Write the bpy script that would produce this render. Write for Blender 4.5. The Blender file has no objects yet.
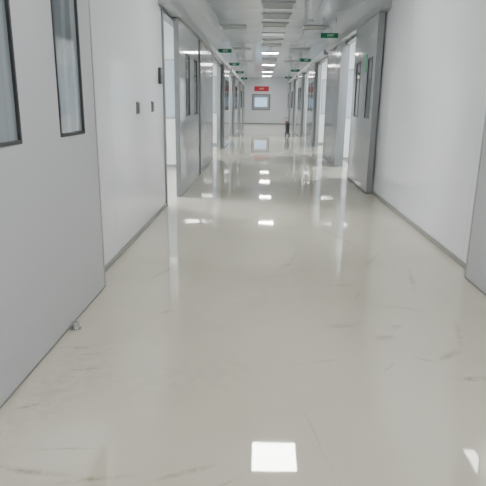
import bpy, bmesh, math
from mathutils import Vector, Matrix
sc = bpy.context.scene
COL = sc.collection

# ---------------------------------------------------------------- materials
def new_mat(name):
    m = bpy.data.materials.new(name); m.use_nodes = True
    nt = m.node_tree
    return m, nt, nt.nodes['Principled BSDF']

def simple(name, col, rough=0.4, metal=0.0, var=0.03, spec=0.5):
    m, nt, b = new_mat(name)
    tc = nt.nodes.new('ShaderNodeTexCoord')
    n = nt.nodes.new('ShaderNodeTexNoise'); n.inputs['Scale'].default_value = 6
    r = nt.nodes.new('ShaderNodeValToRGB')
    r.color_ramp.elements[0].color = tuple(c*(1-var) for c in col)+(1,)
    r.color_ramp.elements[1].color = tuple(min(1, c*(1+var)) for c in col)+(1,)
    nt.links.new(tc.outputs['Object'], n.inputs['Vector'])
    nt.links.new(n.outputs['Fac'], r.inputs['Fac'])
    nt.links.new(r.outputs['Color'], b.inputs['Base Color'])
    b.inputs['Roughness'].default_value = rough
    b.inputs['Metallic'].default_value = metal
    b.inputs['Specular IOR Level'].default_value = spec
    return m

def emit(name, col, s):
    m, nt, b = new_mat(name)
    b.inputs['Base Color'].default_value = (*col, 1)
    b.inputs['Emission Color'].default_value = (*col, 1)
    b.inputs['Emission Strength'].default_value = s
    b.inputs['Roughness'].default_value = 0.4
    return m

def seam_mat(name, col, axis, period, width, dark, rough, offset=0.0, axis2=None, period2=1, spec=0.5, glow=0):
    m, nt, b = new_mat(name)
    L = nt.links
    tc = nt.nodes.new('ShaderNodeTexCoord')
    sp = nt.nodes.new('ShaderNodeSeparateXYZ'); L.new(tc.outputs['Object'], sp.inputs[0])
    def line(ax, per, off):
        a = nt.nodes.new('ShaderNodeMath'); a.operation = 'ADD'; a.inputs[1].default_value = off+1000*per
        L.new(sp.outputs[ax], a.inputs[0])
        q = nt.nodes.new('ShaderNodeMath'); q.operation = 'MODULO'; q.inputs[1].default_value = per
        L.new(a.outputs[0], q.inputs[0])
        l = nt.nodes.new('ShaderNodeMath'); l.operation = 'LESS_THAN'; l.inputs[1].default_value = width
        L.new(q.outputs[0], l.inputs[0])
        return l
    f = line(axis, period, offset)
    if axis2 is not None:
        g = line(axis2, period2, 0.0)
        mx = nt.nodes.new('ShaderNodeMath'); mx.operation = 'MAXIMUM'
        L.new(f.outputs[0], mx.inputs[0]); L.new(g.outputs[0], mx.inputs[1]); f = mx
    n = nt.nodes.new('ShaderNodeTexNoise'); n.inputs['Scale'].default_value = 0.8
    n.inputs['Detail'].default_value = 4
    L.new(tc.outputs['Object'], n.inputs['Vector'])
    r = nt.nodes.new('ShaderNodeValToRGB')
    r.color_ramp.elements[0].color = tuple(c*0.96 for c in col)+(1,)
    r.color_ramp.elements[1].color = tuple(min(1, c*1.03) for c in col)+(1,)
    L.new(n.outputs['Fac'], r.inputs['Fac'])
    mix = nt.nodes.new('ShaderNodeMix'); mix.data_type = 'RGBA'
    L.new(f.outputs[0], mix.inputs[0]); L.new(r.outputs['Color'], mix.inputs[6])
    mix.inputs[7].default_value = (*dark, 1)
    L.new(mix.outputs[2], b.inputs['Base Color'])
    b.inputs['Roughness'].default_value = rough
    b.inputs['Specular IOR Level'].default_value = spec
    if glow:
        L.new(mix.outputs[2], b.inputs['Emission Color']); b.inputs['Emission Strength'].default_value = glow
    return m

M_wall = seam_mat('painted_panel_wall', (0.84, 0.865, 0.905), 1, 1.16, 0.006, (0.64, 0.66, 0.69), 0.10, 0.35)
M_room = simple('room_wall_paint', (0.86, 0.88, 0.90), 0.5)
M_ceil = seam_mat('ceiling_panels_fill_glow', (0.35, 0.375, 0.39), 1, 1.2, 0.014, (0.20, 0.215, 0.225), 0.13, 0.0, 0, 1.0, glow=0.17)  # ceiling is no lamp; weak emission added as even fill light
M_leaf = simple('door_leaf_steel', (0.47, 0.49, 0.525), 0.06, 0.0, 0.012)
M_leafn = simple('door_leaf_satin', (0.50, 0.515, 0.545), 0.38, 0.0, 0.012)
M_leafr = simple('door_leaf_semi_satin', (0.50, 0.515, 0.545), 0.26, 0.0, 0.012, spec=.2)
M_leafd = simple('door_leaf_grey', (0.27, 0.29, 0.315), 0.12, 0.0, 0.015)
M_alu = simple('brushed_aluminium', (0.40, 0.41, 0.42), 0.35, 0.3)
M_frame = simple('door_frame_grey', (0.24, 0.255, 0.265), 0.35, 0.1)
M_steel = simple('polished_steel', (0.65, 0.65, 0.65), 0.25, 1.0)
M_base = simple('baseboard_grey', (0.30, 0.31, 0.29), 0.4, 0.1)
M_cover = simple('track_cover_metal', (0.40, 0.42, 0.43), 0.35, 0.1)
M_black = simple('black_rubber', (0.03, 0.032, 0.035), 0.5)
M_dark = simple('dark_plastic', (0.05, 0.05, 0.06), 0.4)
M_white = simple('white_plastic', (0.8, 0.8, 0.8), 0.4)
M_louv = simple('louvre_metal', (0.44, 0.46, 0.47), 0.4)
M_ventg = simple('vent_grey', (0.26, 0.275, 0.285), 0.4)
M_greyp = simple('grey_plastic', (0.25, 0.26, 0.27), 0.45)
M_swit = simple('switch_grey', (0.12, 0.125, 0.13), 0.4)
M_green = emit('exit_green', (0.0, 0.10, 0.045), 0.2)
M_signw = emit('sign_white', (0.5, 0.65, 0.55), 0.3)
M_red = emit('sign_red', (0.36, 0.012, 0.03), 0.4)
M_lit = emit('lit_diffuser', (1.0, 0.985, 0.95), 50)
M_dim = emit('unlit_diffuser_fill_glow', (0.62, 0.65, 0.66), 0.45)  # switched-off panels given a weak glow to help fill the corridor
M_room_l = emit('room_diffuser', (0.97, 0.99, 1.0), 80)
M_blue = emit('daylight_pane', (0.42, 0.60, 0.80), 1.3)
M_cloth = simple('navy_cloth', (0.06, 0.065, 0.08), 0.8)
M_redc = simple('red_plastic', (0.22, 0.08, 0.06), 0.4)
M_bglass = simple('pale_partition_glass', (0.50, 0.58, 0.65), 0.05)

def glass_mat(name, lo, hi):
    m, nt, b = new_mat(name); L = nt.links
    tc = nt.nodes.new('ShaderNodeTexCoord')
    mp = nt.nodes.new('ShaderNodeMapping'); mp.inputs['Scale'].default_value = (1, 5, .25)
    n = nt.nodes.new('ShaderNodeTexNoise'); n.inputs['Scale'].default_value = 1.6; n.inputs['Detail'].default_value = 1
    r = nt.nodes.new('ShaderNodeValToRGB')
    r.color_ramp.elements[0].position = .42; r.color_ramp.elements[1].position = .58
    r.color_ramp.elements[0].color = (*lo, 1); r.color_ramp.elements[1].color = (*hi, 1)
    L.new(tc.outputs['Object'], mp.inputs[0]); L.new(mp.outputs[0], n.inputs[0]); L.new(n.outputs['Fac'], r.inputs[0])
    L.new(r.outputs[0], b.inputs['Base Color']); b.inputs['Roughness'].default_value = .03
    b.inputs['Specular IOR Level'].default_value = 1.0
    return m
M_glass = glass_mat('tinted_window_glass', (.12, .145, .16), (.28, .32, .35))

# floor
def floor_mat():
    m, nt, b = new_mat('epoxy_floor'); L = nt.links; N = nt.nodes.new
    tc = N('ShaderNodeTexCoord')
    n1 = N('ShaderNodeTexNoise'); n1.inputs['Scale'].default_value = 0.55; n1.inputs['Detail'].default_value = 5
    L.new(tc.outputs['Object'], n1.inputs['Vector'])
    r1 = N('ShaderNodeValToRGB')
    r1.color_ramp.elements[0].position = 0.35; r1.color_ramp.elements[1].position = 0.65
    r1.color_ramp.elements[0].color = (0.555, 0.525, 0.42, 1)
    r1.color_ramp.elements[1].color = (0.655, 0.628, 0.52, 1)
    L.new(n1.outputs['Fac'], r1.inputs['Fac'])
    cur = r1.outputs['Color']
    nw = N('ShaderNodeTexNoise'); nw.inputs['Scale'].default_value = 2.0; nw.inputs['Detail'].default_value = 3
    L.new(tc.outputs['Object'], nw.inputs['Vector'])
    ws = N('ShaderNodeVectorMath'); ws.operation = 'MULTIPLY_ADD'
    ws.inputs[1].default_value = (.09, .09, 0); L.new(nw.outputs['Color'], ws.inputs[0])
    wa = N('ShaderNodeVectorMath'); wa.operation = 'ADD'; wa.inputs[1].default_value = (-.045, -.045, 0)
    L.new(tc.outputs['Object'], wa.inputs[0]); L.new(wa.outputs[0], ws.inputs[2])
    nn = N('ShaderNodeTexNoise'); nn.inputs['Scale'].default_value = 13; nn.inputs['Detail'].default_value = 7
    nn.inputs['Roughness'].default_value = .8
    L.new(tc.outputs['Object'], nn.inputs['Vector'])
    m2 = N('ShaderNodeMapRange'); m2.inputs['From Min'].default_value = .40; m2.inputs['From Max'].default_value = .58
    L.new(nn.outputs['Fac'], m2.inputs['Value'])
    def mark(x, y, ang, ln, wd, amt, col=(0.29, 0.235, 0.165)):
        nonlocal cur
        mp = N('ShaderNodeMapping'); mp.vector_type = 'TEXTURE'
        mp.inputs['Location'].default_value = (x, y, 0); mp.inputs['Rotation'].default_value = (0, 0, math.radians(ang))
        mp.inputs['Scale'].default_value = (ln, wd, 1)
        L.new(ws.outputs[0], mp.inputs[0])
        le = N('ShaderNodeVectorMath'); le.operation = 'LENGTH'
        L.new(mp.outputs[0], le.inputs[0])
        mr = N('ShaderNodeMapRange'); mr.inputs['From Min'].default_value = 1; mr.inputs['From Max'].default_value = 0.0
        mr.inputs['To Max'].default_value = amt*.8
        L.new(le.outputs['Value'], mr.inputs['Value'])
        mm = N('ShaderNodeMath'); mm.operation = 'MULTIPLY'; L.new(mr.outputs[0], mm.inputs[0]); L.new(m2.outputs[0], mm.inputs[1])
        mix = N('ShaderNodeMix'); mix.data_type = 'RGBA'
        L.new(mm.outputs[0], mix.inputs[0]); L.new(cur, mix.inputs[6]); mix.inputs[7].default_value = (*col, 1)
        cur = mix.outputs[2]
    G = (0.31, 0.29, 0.24)
    for a in ((-.35, 2.3, 10, .8, .30, .25, G), (-.95, 2.1, 80, 1.0, .22, .4, G), (.1, 3.6, 60, 1.2, .4, .18, G),
              (-.83, 1.60, -8, .24, .022, 1), (-.57, 1.56, 12, .18, .018, 1), (-.26, 1.62, 22, .15, .018, 1), (-.40, 1.48, 25, .2, .018, 1),
              (-.72, 1.72, 4, .16, .010, .8), (-.15, 1.55, 30, .14, .010, .7), (-.85, 2.35, 15, .12, .012, .7), (-1.0, 2.0, 35, .10, .012, .7),
              (-1.0, 2.57, 5, .14, .022, .9), (-.93, 2.50, 14, .12, .012, .7), (.25, 4.18, 55, .14, .04, .8, G), (.30, 4.4, 75, .2, .03, .7, G),
              (.74, 2.8, 20, .11, .045, .8, G), (.83, 2.95, 40, .10, .04, .7, G), (.95, 3.28, -15, .2, .04, .7, G), (1.08, 2.36, 5, .15, .03, 1),
              (1.05, 2.62, 38, .14, .035, .8), (-.6, 3.08, 50, .10, .02, .7), (.53, 2.96, 25, .15, .045, .7, G),
              (.24, 1.85, 102, .4, .008, .45), (.35, 2.5, 15, .2, .015, .5), (.68, 2.45, 50, .10, .014, .6), (.9, 2.55, -20, .1, .014, .6),
              (1.2, 3.9, 80, .4, .03, .6), (-.1, 6.0, 70, .5, .07, .4), (.8, 5.2, 110, .45, .05, .5), (.7, 3.5, 70, .12, .02, .6),
              (1.0, 4.4, 65, .3, .035, .6), (1.2, 2.9, 75, .22, .025, .6), (-.75, 3.9, 70, .25, .025, .5), (.6, 3.7, 15, .15, .03, .6)):
        mark(*a)
    L.new(cur, b.inputs['Base Color'])
    n2 = N('ShaderNodeTexNoise'); n2.inputs['Scale'].default_value = 2.5; n2.inputs['Detail'].default_value = 6
    L.new(tc.outputs['Object'], n2.inputs['Vector'])
    mr = N('ShaderNodeMapRange'); mr.inputs['To Min'].default_value = 0.01; mr.inputs['To Max'].default_value = 0.05
    L.new(n2.outputs['Fac'], mr.inputs['Value']); L.new(mr.outputs[0], b.inputs['Roughness'])
    n3 = N('ShaderNodeTexNoise'); n3.inputs['Scale'].default_value = 3.0; n3.inputs['Detail'].default_value = 1
    L.new(tc.outputs['Object'], n3.inputs['Vector'])
    bp = N('ShaderNodeBump'); bp.inputs['Strength'].default_value = 0.012; bp.inputs['Distance'].default_value = 0.03
    L.new(n3.outputs['Fac'], bp.inputs['Height']); L.new(bp.outputs[0], b.inputs['Normal'])
    b.inputs['IOR'].default_value = 1.75
    b.inputs['Specular IOR Level'].default_value = 0.95
    return m
M_floor = floor_mat()

# ---------------------------------------------------------------- helpers
def finish(bm, name, mat, origin=(0, 0, 0), parent=None, bevel=0, smooth=False, **props):
    og = Vector(origin)
    bmesh.ops.translate(bm, verts=bm.verts, vec=-og)
    me = bpy.data.meshes.new(name); bm.to_mesh(me); bm.free()
    me.materials.append(mat)
    ob = bpy.data.objects.new(name, me); COL.objects.link(ob)
    ob.location = og
    if parent is not None:
        ob.parent = parent
        ob.location = og - parent.location
    if bevel:
        md = ob.modifiers.new('bevel', 'BEVEL'); md.width = bevel; md.segments = 2; md.limit_method = 'ANGLE'
    if smooth:
        for p in me.polygons: p.use_smooth = True
    for k, v in props.items(): ob[k] = v
    return ob

def add_box(bm, x0, x1, y0, y1, z0, z1):
    x0, x1 = sorted((x0, x1)); y0, y1 = sorted((y0, y1)); z0, z1 = sorted((z0, z1))
    r = bmesh.ops.create_cube(bm, size=1.0)
    for v in r['verts']:
        v.co = Vector((x0+(v.co.x+.5)*(x1-x0), y0+(v.co.y+.5)*(y1-y0), z0+(v.co.z+.5)*(z1-z0)))

def boxes(name, mat, bl, **kw):
    bm = bmesh.new()
    for b in bl: add_box(bm, *b)
    return finish(bm, name, mat, **kw)

def cyl_bm(bm, c, r, h, axis='Z', seg=24, r2=None):
    rot = {'Z': Matrix(), 'X': Matrix.Rotation(math.pi/2, 4, 'Y'), 'Y': Matrix.Rotation(math.pi/2, 4, 'X')}[axis]
    bmesh.ops.create_cone(bm, cap_ends=True, segments=seg, radius1=r, radius2=r if r2 is None else r2, depth=h,
                          matrix=Matrix.Translation(c) @ rot)

def empty(name, loc, **props):
    e = bpy.data.objects.new(name, None); COL.objects.link(e); e.location = loc; e.empty_display_size = .1
    for k, v in props.items(): e[k] = v
    return e

def dup(ob, delta):
    kids = list(ob.children)
    n = ob.copy(); COL.objects.link(n); n.location = ob.location + Vector(delta)
    for k in kids:
        c = k.copy(); COL.objects.link(c); c.parent = n
    return n

# ---------------------------------------------------------------- shell
XL, XR = -1.22, 1.73
YB, YE = -3.0, 37.2
H = 3.05
T = 0.08
OP = {'L': 2.38, 'R': 2.56}
ST = 'structure'
boxes('floor', M_floor, [(-5.5, 6, YB-.1, YE+.1, -0.1, 0)], kind=ST, label="glossy cream epoxy floor with light scuff marks")
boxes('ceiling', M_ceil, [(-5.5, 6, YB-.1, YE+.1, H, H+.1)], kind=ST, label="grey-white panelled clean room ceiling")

LO = [(6.62, 8.7), (12.7, 15.6), (19.4, 21.8), (25.6, 27.6), (30.4, 32.2)]
RO = [(9.4, 11.7), (14.6, 17.0), (19.8, 22.2), (26.0, 28.0), (30.8, 32.6)]
def side_wall(name, xa, xb, ops, OPH):
    bl = []; y = YB
    for a, b in ops:
        bl.append((xa, xb, y, a, 0, H)); bl.append((xa, xb, a, b, OPH, H)); y = b
    bl.append((xa, xb, y, YE, 0, H))
    return boxes(name, M_wall, bl, kind=ST, label="smooth white painted sandwich-panel wall")
side_wall('wall_left', XL-T, XL, LO, OP['L'])
side_wall('wall_right', XR, XR+T, RO, OP['R'])
def baseboard(name, x, s, ops):
    bl = []; y = YB
    for a, b in list(ops)+[(YE, YE)]:
        bl.append((x, x+s*.016, y, a, 0, .045)); y = b
    return boxes(name, M_base, bl, kind=ST, bevel=.004)
baseboard('baseboard_left', XL, 1, LO)
baseboard('baseboard_right', XR, -1, RO)

k = 1
for x0, s, ops, OPH in ((XL, 1, LO, OP['L']), (XR, -1, RO, OP['R'])):
    for a, b in ops:
        xa, xb = x0-s*T-s*.01, x0+s*.02
        boxes('trim_%d' % k, M_frame, [(xa, xb, a, a+.05, 0, OPH-.03), (xa, xb, b-.05, b, 0, OPH-.03), (xa, xb, a, b, OPH-.03, OPH)],
              kind=ST, bevel=.003); k += 1

# end wall with a window
wx0, wx1, wz0, wz1 = -.70, .56, .92, 1.98
boxes('wall_end', M_wall, [(XL-T, wx0, YE, YE+.1, 0, H), (wx1, XR+T, YE, YE+.1, 0, H),
      (wx0, wx1, YE, YE+.1, 0, wz0), (wx0, wx1, YE, YE+.1, wz1, H)], kind=ST)
w = boxes('window_1', M_swit, [(wx0, wx0+.045, YE-.02, YE+.06, wz0, wz1), (wx1-.045, wx1, YE-.02, YE+.06, wz0, wz1),
      (wx0+.045, wx1-.045, YE-.02, YE+.06, wz0, wz0+.045), (wx0+.045, wx1-.045, YE-.02, YE+.06, wz1-.045, wz1)],
      origin=(0, YE, wz0), kind=ST, label="dark framed window in the end wall, bluish daylight behind")
boxes('window_pane', M_blue, [(wx0+.045, wx1-.045, YE+.03, YE+.04, wz0+.045, wz1-.045)], origin=(0, YE, wz0), parent=w)
boxes('window_inner_frame', M_cover, [(wx0+.045, wx1-.045, YE+.0, YE+.025, wz1-.22, wz1-.045), (wx0+.045, wx1-.045, YE, YE+.025, wz0+.045, wz0+.22),
      (wx0+.045, wx0+.2, YE, YE+.025, wz0+.22, wz1-.22), (wx1-.2, wx1-.045, YE, YE+.025, wz0+.22, wz1-.22)], origin=(0, YE, wz0), parent=w)
boxes('baseboard_end', M_base, [(XL+.02, XR-.02, YE-.018, YE, 0, .05)], kind=ST)
boxes('wall_rear', M_wall, [(XL-T, XR+T, YB-.1, YB, 0, H)], kind=ST)

# rooms
boxes('wall_outer_left', M_room, [(-4.6, -4.5, YB, YE, 0, H)], kind=ST)
boxes('wall_outer_right', M_room, [(5.0, 5.1, YB, YE, 0, H)], kind=ST)
wn = 2
def room_window(x0, x1, y):
    global wn
    z0, z1 = 1.0, 2.15
    w = boxes('window_%d' % wn, M_alu, [(x0, x0+.04, y-.03, y, z0, z1), (x1-.04, x1, y-.03, y, z0, z1),
        (x0+.04, x1-.04, y-.03, y, z0, z0+.04), (x0+.04, x1-.04, y-.03, y, z1-.04, z1)], origin=((x0+x1)/2, y, z0), kind=ST,
        label="pale glazed partition window in a side room"); wn += 1
    boxes('window_pane', M_bglass, [(x0+.04, x1-.04, y-.012, y-.004, z0+.04, z1-.04)], origin=((x0+x1)/2, y, z0), parent=w)
for y in (5.2, 10.9, 17.2, 23.6, 29.0):
    boxes('wall_partition_left', M_room, [(-4.5, XL-T, y, y+.06, 0, H)], kind=ST)
    boxes('baseboard_partition', M_base, [(-4.5, XL-T, y-.016, y, 0, .06)], kind=ST)
for y in (8.3, 13.1, 18.4, 24.0, 29.4):
    boxes('wall_partition_right', M_room, [(XR+T, 5.0, y, y+.06, 0, H)], kind=ST)
    boxes('baseboard_partition', M_base, [(XR+T, 5.0, y-.016, y, 0, .06)], kind=ST)
for y in (10.9, 17.2, 23.6): room_window(-2.3, -1.45, y)
for y in (13.1, 18.4, 24.0): room_window(2.0, 2.9, y)

# ---------------------------------------------------------------- sliding doors
dn = [1]
def door(side, y0, y1, wins, mat=M_leaf, xf=None, label="grey steel sliding door leaf with black framed windows"):
    s = 1 if side == 'L' else -1
    if xf is None: xf = -1.104 if side == 'L' else 1.62
    xb = (XL if side == 'L' else XR) + s*.028
    z1 = OP[side]+.015
    z0 = .006; wz0, wz1 = 1.11, 2.01
    bl = [(xf, xb, y0, y1, z0+.015, wz0), (xf, xb, y0, y1, wz1, z1)]
    y = y0
    for a, b in wins:
        bl.append((xf, xb, y, a, wz0, wz1)); y = b
    bl.append((xf, xb, y, y1, wz0, wz1))
    org = ((xf+xb)/2, (y0+y1)/2, 0)
    bm = bmesh.new()
    for q in bl: add_box(bm, *q)
    d = finish(bm, 'door_%d' % dn[0], mat, origin=org, kind=ST, label=label); dn[0] += 1
    boxes('bottom_rail', M_greyp, [(xf-s*.006, xb+s*.006, y0, y1, 0.002, z0+.015)], origin=org, parent=d)
    ep = M_alu if y0 < 5 else M_frame
    boxes('edge_profile', ep, [(xf+s*.003, xb-s*.003, y0-.02, y0, 0.01, z1)], origin=org, parent=d)
    boxes('edge_profile', ep, [(xf+s*.003, xb-s*.003, y1, y1+.02, 0.01, z1)], origin=org, parent=d)
    for a, b in wins:
        t = .018; fa, fb = xf+s*.006, xb-s*.006
        wf = boxes('window_frame', M_black, [(fa, fb, a, a+t, wz0, wz1), (fa, fb, b-t, b, wz0, wz1),
               (fa, fb, a+t, b-t, wz0, wz0+t), (fa, fb, a+t, b-t, wz1-t, wz1)], origin=org, parent=d, bevel=.003)
        bm = bmesh.new(); add_box(bm, xf-s*.008, xf-s*.018, a+t, b-t, wz0+t, wz1-t)
        g = finish(bm, 'window_glass', M_glass, origin=org); g.parent = wf; g.location = (0, 0, 0)
    return d

def cover(side, y0, y1):
    s = 1 if side == 'L' else -1
    xw = (XL if side == 'L' else XR) + s*.004
    xf = xw + s*.14
    zb = OP[side]+.02; zt = zb+.12
    c = boxes('sliding_door_track_cover', M_cover, [(xw, xf, y0, y1, zb, zt)], origin=(xw, (y0+y1)/2, zb), bevel=.008,
              label="long grey metal track cover box above a sliding door", category="door track", group="sliding door track covers")
    for yy, q in ((y0, -1), (y1, 1)):
        boxes('end_cap', M_alu, [(xw, xf-s*.008, yy, yy+q*.008, zb+.008, zt-.008)], origin=(xw, (y0+y1)/2, zb), parent=c)

door('L', 1.75, 3.51, [(1.98, 2.40), (2.88, 3.28)], M_leafn)
door('L', 7.37, 9.55, [(8.0, 8.42), (8.95, 9.37)], xf=-1.13)
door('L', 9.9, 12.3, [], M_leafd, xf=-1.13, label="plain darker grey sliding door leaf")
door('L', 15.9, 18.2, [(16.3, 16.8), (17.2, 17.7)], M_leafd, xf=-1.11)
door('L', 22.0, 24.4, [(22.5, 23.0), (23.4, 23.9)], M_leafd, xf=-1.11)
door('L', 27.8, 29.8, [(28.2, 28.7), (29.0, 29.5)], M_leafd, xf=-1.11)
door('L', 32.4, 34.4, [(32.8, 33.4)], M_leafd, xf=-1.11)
door('R', 2.1, 3.92, [(2.3, 2.7), (3.25, 3.65)], M_leafr)
door('R', 7.96, 9.75, [(8.15, 8.5), (9.12, 9.5)])
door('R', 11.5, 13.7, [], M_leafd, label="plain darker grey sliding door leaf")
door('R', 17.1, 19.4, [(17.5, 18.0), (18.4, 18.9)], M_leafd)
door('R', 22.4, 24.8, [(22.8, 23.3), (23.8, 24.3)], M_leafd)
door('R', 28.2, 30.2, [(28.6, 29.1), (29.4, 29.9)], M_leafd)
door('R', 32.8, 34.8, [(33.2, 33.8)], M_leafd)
for s, a, b in (('L', 0, 4.2), ('L', 6.45, 12.5), ('L', 12.6, 18.4), ('L', 19.3, 24.6), ('L', 25.5, 30.0), ('L', 30.3, 34.6),
                ('R', 0.5, 4.3), ('R', 7.7, 13.9), ('R', 14.5, 19.6), ('R', 19.7, 25.0), ('R', 25.9, 30.4), ('R', 30.7, 35.0)):
    cover(s, a, b)

# ---------------------------------------------------------------- floor guide
def guide(x, y):
    e = empty('floor_guide', (x, y, 0), label="small round metal door guide on the floor beside the sliding door", category="door stop")
    bm = bmesh.new(); cyl_bm(bm, (x, y, .006), .032, .012)
    finish(bm, 'base_plate', M_steel, origin=(x, y, 0), parent=e, bevel=.003)
    bm = bmesh.new(); cyl_bm(bm, (x, y, .031), .024, .038, r2=.021)
    finish(bm, 'roller', M_steel, origin=(x, y, 0), parent=e, bevel=.006)
    bm = bmesh.new(); cyl_bm(bm, (x, y, .052), .010, .005)
    finish(bm, 'bolt', M_greyp, origin=(x, y, 0), parent=e)
guide(-1.068, 2.80)

# ---------------------------------------------------------------- wall devices
def switch(y, z, w=.07, h=.10):
    p = boxes('light_switch', M_greyp, [(XL, XL+.012, y-w/2-.01, y+w/2+.01, z-h/2-.01, z+h/2+.01)], origin=(XL, y, z), bevel=.003,
              label="small grey wall switch on the white panel wall", category="switch", group="wall switches")
    boxes('switch_rocker', M_swit, [(XL+.012, XL+.02, y-w/2, y+w/2, z-h/2, z+h/2)], origin=(XL, y, z), parent=p, bevel=.002)
switch(5.22, 1.25); switch(5.93, 1.26)
p = boxes('access_control_panel', M_dark, [(XL, XL+.03, 6.33, 6.45, 1.52, 1.70)], origin=(XL, 6.39, 1.6), bevel=.006,
          label="dark rectangular access keypad on the wall beside the doorway", category="keypad")
boxes('screen', M_greyp, [(XL+.03, XL+.033, 6.35, 6.43, 1.61, 1.68)], origin=(XL, 6.39, 1.6), parent=p)
boxes('keys', M_greyp, [(XL+.03, XL+.034, 6.35+.03*i, 6.37+.03*i, 1.54+.022*j, 1.555+.022*j) for i in range(3) for j in range(3)],
      origin=(XL, 6.39, 1.6), parent=p)

# ---------------------------------------------------------------- ceiling lights and vents
CX = .25
def panel(y, mat, name, label, group, x=CX, w=.3):
    f = boxes(name, M_alu, [(x-w, x+w, y-.3, y-.275, H-.02, H), (x-w, x+w, y+.275, y+.3, H-.02, H),
              (x-w, x-w+.025, y-.275, y+.275, H-.02, H), (x+w-.025, x+w, y-.275, y+.275, H-.02, H)],
              origin=(x, y, H), label=label, category="ceiling light", group=group)
    boxes('diffuser', mat, [(x-w+.025, x+w-.025, y-.275, y+.275, H-.012, H-.002)], origin=(x, y, H), parent=f)
    return f
for y in (-1.5, 2.0, 5.72, 19.3, 25.0, 30.2, 34.5):  # first two, fifth and last panels are added to brighten the corridor
    panel(y, M_lit, 'ceiling_light', "square recessed ceiling light panel, switched on, in a row partly added for fill", "lit ceiling lights")
for y in (8.0, 14.3):
    panel(y, M_dim, 'ceiling_light', "square recessed ceiling light panel, unlit, weak fill glow added", "unlit ceiling lights with fill glow")
def vent(x, y, w=.3, d=.3):
    f = boxes('ceiling_vent', M_cover, [(x-w, x+w, y-d, y-d+.03, H-.025, H), (x-w, x+w, y+d-.03, y+d, H-.025, H),
              (x-w, x-w+.03, y-d+.03, y+d-.03, H-.025, H), (x+w-.03, x+w, y-d+.03, y+d-.03, H-.025, H)],
              origin=(x, y, H), label="square ceiling air vent with louvre slats", category="air vent", group="ceiling air vents")
    bm = bmesh.new()
    n = 7
    for i in range(n):
        yy = y-d+.05+(2*d-.1)*(i+.5)/n
        add_box(bm, x-w+.03, x+w-.03, yy-.022, yy+.022, H-.018, H-.008)
    finish(bm, 'louvre', M_louv, origin=(x, y, H), parent=f)
    boxes('duct_plate', M_ventg, [(x-w+.03, x+w-.03, y-d+.03, y+d-.03, H-.006, H-.001)], origin=(x, y, H), parent=f)
    return f
v = vent(CX, 10.2, .3, .3)
for y in (11.4, 12.6, 15.6, 16.8, 21.6, 22.8, 26.5, 28):
    dup(v, (0, y-10.2, 0))
for y in (13.0, 18.0, 23.0):
    for x in (-.7, 1.2):
        dup(v, (x-CX, y-10.2, 0))
def room_light(x, y):
    f = boxes('ceiling_light', M_alu, [(x-.62, x+.62, y-.32, y+.32, H-.03, H)], origin=(x, y, H),
              label="rectangular ceiling light panel in a side room, switched on", category="ceiling light", group="side room ceiling lights")
    boxes('diffuser', M_room_l, [(x-.6, x+.6, y-.3, y+.3, H-.036, H-.03)], origin=(x, y, H), parent=f)
for y in (7.7, 14.2, 20.6, 26.8, 31.5): room_light(-2.6, y)
for y in (10.6, 15.8, 21.2, 27.2, 32.0): room_light(3.1, y)

bm = bmesh.new(); cyl_bm(bm, (-.5, 9.0, H-.02), .055, .04, r2=.065)
sd = finish(bm, 'smoke_detector', M_white, origin=(-.5, 9.0, H), bevel=.006, label="small round white smoke detector on the ceiling",
            category="smoke detector", group="ceiling smoke detectors")
for p in ((1.0, 12), (-.4, 16), (1.0, 20)):
    n = sd.copy(); COL.objects.link(n); n.location = (p[0], p[1], H)

# ---------------------------------------------------------------- exit signs
def text_mesh(txt, size, mat, loc, parent, rot=(math.pi/2, 0, 0), name='lettering'):
    cu = bpy.data.curves.new(name, 'FONT'); cu.body = txt; cu.size = size; cu.align_x = 'CENTER'; cu.align_y = 'CENTER'; cu.extrude = .001
    t = bpy.data.objects.new(name, cu); COL.objects.link(t)
    dg = bpy.context.evaluated_depsgraph_get(); me = bpy.data.meshes.new_from_object(t.evaluated_get(dg))
    bpy.data.objects.remove(t)
    me.materials.clear(); me.materials.append(mat)
    o = bpy.data.objects.new(name, me); COL.objects.link(o); o.parent = parent; o.location = loc; o.rotation_euler = rot
    return o
def exit_sign(x, y):
    z = 2.67 if x < 0 else 2.70
    hz = .05
    e = boxes('exit_sign', M_green, [(x-.18, x+.18, y-.015, y+.015, z-hz, z+hz)], origin=(x, y, z), bevel=.004,
              label="green exit sign hanging on rods from the ceiling", category="exit sign", group="hanging exit signs")
    for dx in (-.13, .13):
        bm = bmesh.new(); cyl_bm(bm, (x+dx, y, (H+z+.05)/2), .006, H-z-.05, seg=8)
        finish(bm, 'hanging_rod', M_alu, origin=(x, y, z), parent=e)
    text_mesh('EXIT', .065, M_signw, (0.02, -.0165, 0), e)
for x, y in ((-1.02, 14.7), (-1.02, 19.5), (-1.02, 24.3), (1.37, 11.6), (1.37, 17.8), (1.37, 23.1), (-1.02, 30), (1.37, 29)):
    exit_sign(x, y)
s = boxes('wall_sign', M_red, [(-.55, .45, YE-.03, YE, 2.17, 2.50)], origin=(0, YE, 2.335), bevel=.005,
          label="red rectangular sign with white lettering above the end window", category="sign")
text_mesh('EXIT', .15, M_signw, (-.04, -.032, 0), s)
xg = 1.62
M_green2 = simple('notice_green', (0.02, 0.30, 0.14), .4)
s = boxes('door_notice', M_green2, [(xg-.006, xg, 8.60, 8.84, 1.80, 2.08)], origin=(xg, 8.72, 1.9),
          label="narrow green notice plate fixed to the sliding door", category="sign")

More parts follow.
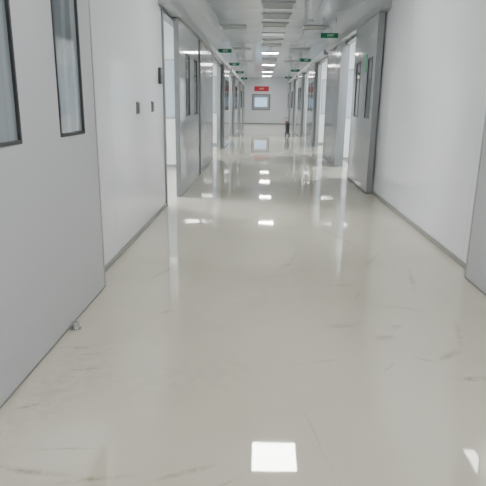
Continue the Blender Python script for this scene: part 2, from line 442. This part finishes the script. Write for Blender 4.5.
# ---------------------------------------------------------------- cleaning trolley far away
cx, cy = 1.12, 23.0
e = empty('cleaning_trolley', (cx, cy, 0), label="small dark cleaning trolley standing by the wall", category="trolley")
boxes('base', M_dark, [(cx-.10, cx+.10, cy-.2, cy+.2, .09, .13)], origin=(cx, cy, 0), parent=e, bevel=.01)
for dx in (-.08, .08):
    for dy in (-.16, .16):
        bm = bmesh.new(); cyl_bm(bm, (cx+dx, cy+dy, .045), .045, .03, 'X')
        finish(bm, 'wheel', M_black, origin=(cx, cy, 0), parent=e)
bm = bmesh.new(); cyl_bm(bm, (cx, cy, .33), .07, .40, r2=.095)
finish(bm, 'bin_bag', M_cloth, origin=(cx, cy, 0), parent=e, bevel=.02, smooth=True)
bm = bmesh.new(); cyl_bm(bm, (cx-.02, cy, .575), .085, .09, r2=.045)
finish(bm, 'lid', M_redc, origin=(cx, cy, 0), parent=e, bevel=.01)
bm = bmesh.new()
for dx in (-.08, .08): cyl_bm(bm, (cx+dx, cy+.18, .45), .012, .64, seg=10)
cyl_bm(bm, (cx, cy+.18, .77), .012, .18, 'X', seg=10)
finish(bm, 'handle', M_greyp, origin=(cx, cy, 0), parent=e)

# ---------------------------------------------------------------- world / camera
wd = bpy.data.worlds.new('World'); sc.world = wd; wd.use_nodes = True
wd.node_tree.nodes['Background'].inputs[0].default_value = (.8, .9, 1, 1)
wd.node_tree.nodes['Background'].inputs[1].default_value = .3

f = 520.0
psi = math.atan(17*.967/f); p = math.atan((243-104.2)/f); th = .014
F = Vector((-math.sin(psi)*math.cos(p), math.cos(psi)*math.cos(p), -math.sin(p)))
R = F.cross(Vector((0, 0, 1))).normalized(); U = R.cross(F).normalized()
R2 = R*math.cos(th)+U*math.sin(th); U2 = U*math.cos(th)-R*math.sin(th)
cam = bpy.data.cameras.new('camera'); co = bpy.data.objects.new('camera', cam); COL.objects.link(co)
cam.sensor_width = 36; cam.lens = f/486*36; cam.clip_start = .05; cam.clip_end = 200
mt = Matrix((R2, U2, -F)).transposed().to_4x4(); mt.translation = Vector((0, 0, 1.3))
co.matrix_world = mt
sc.camera = co
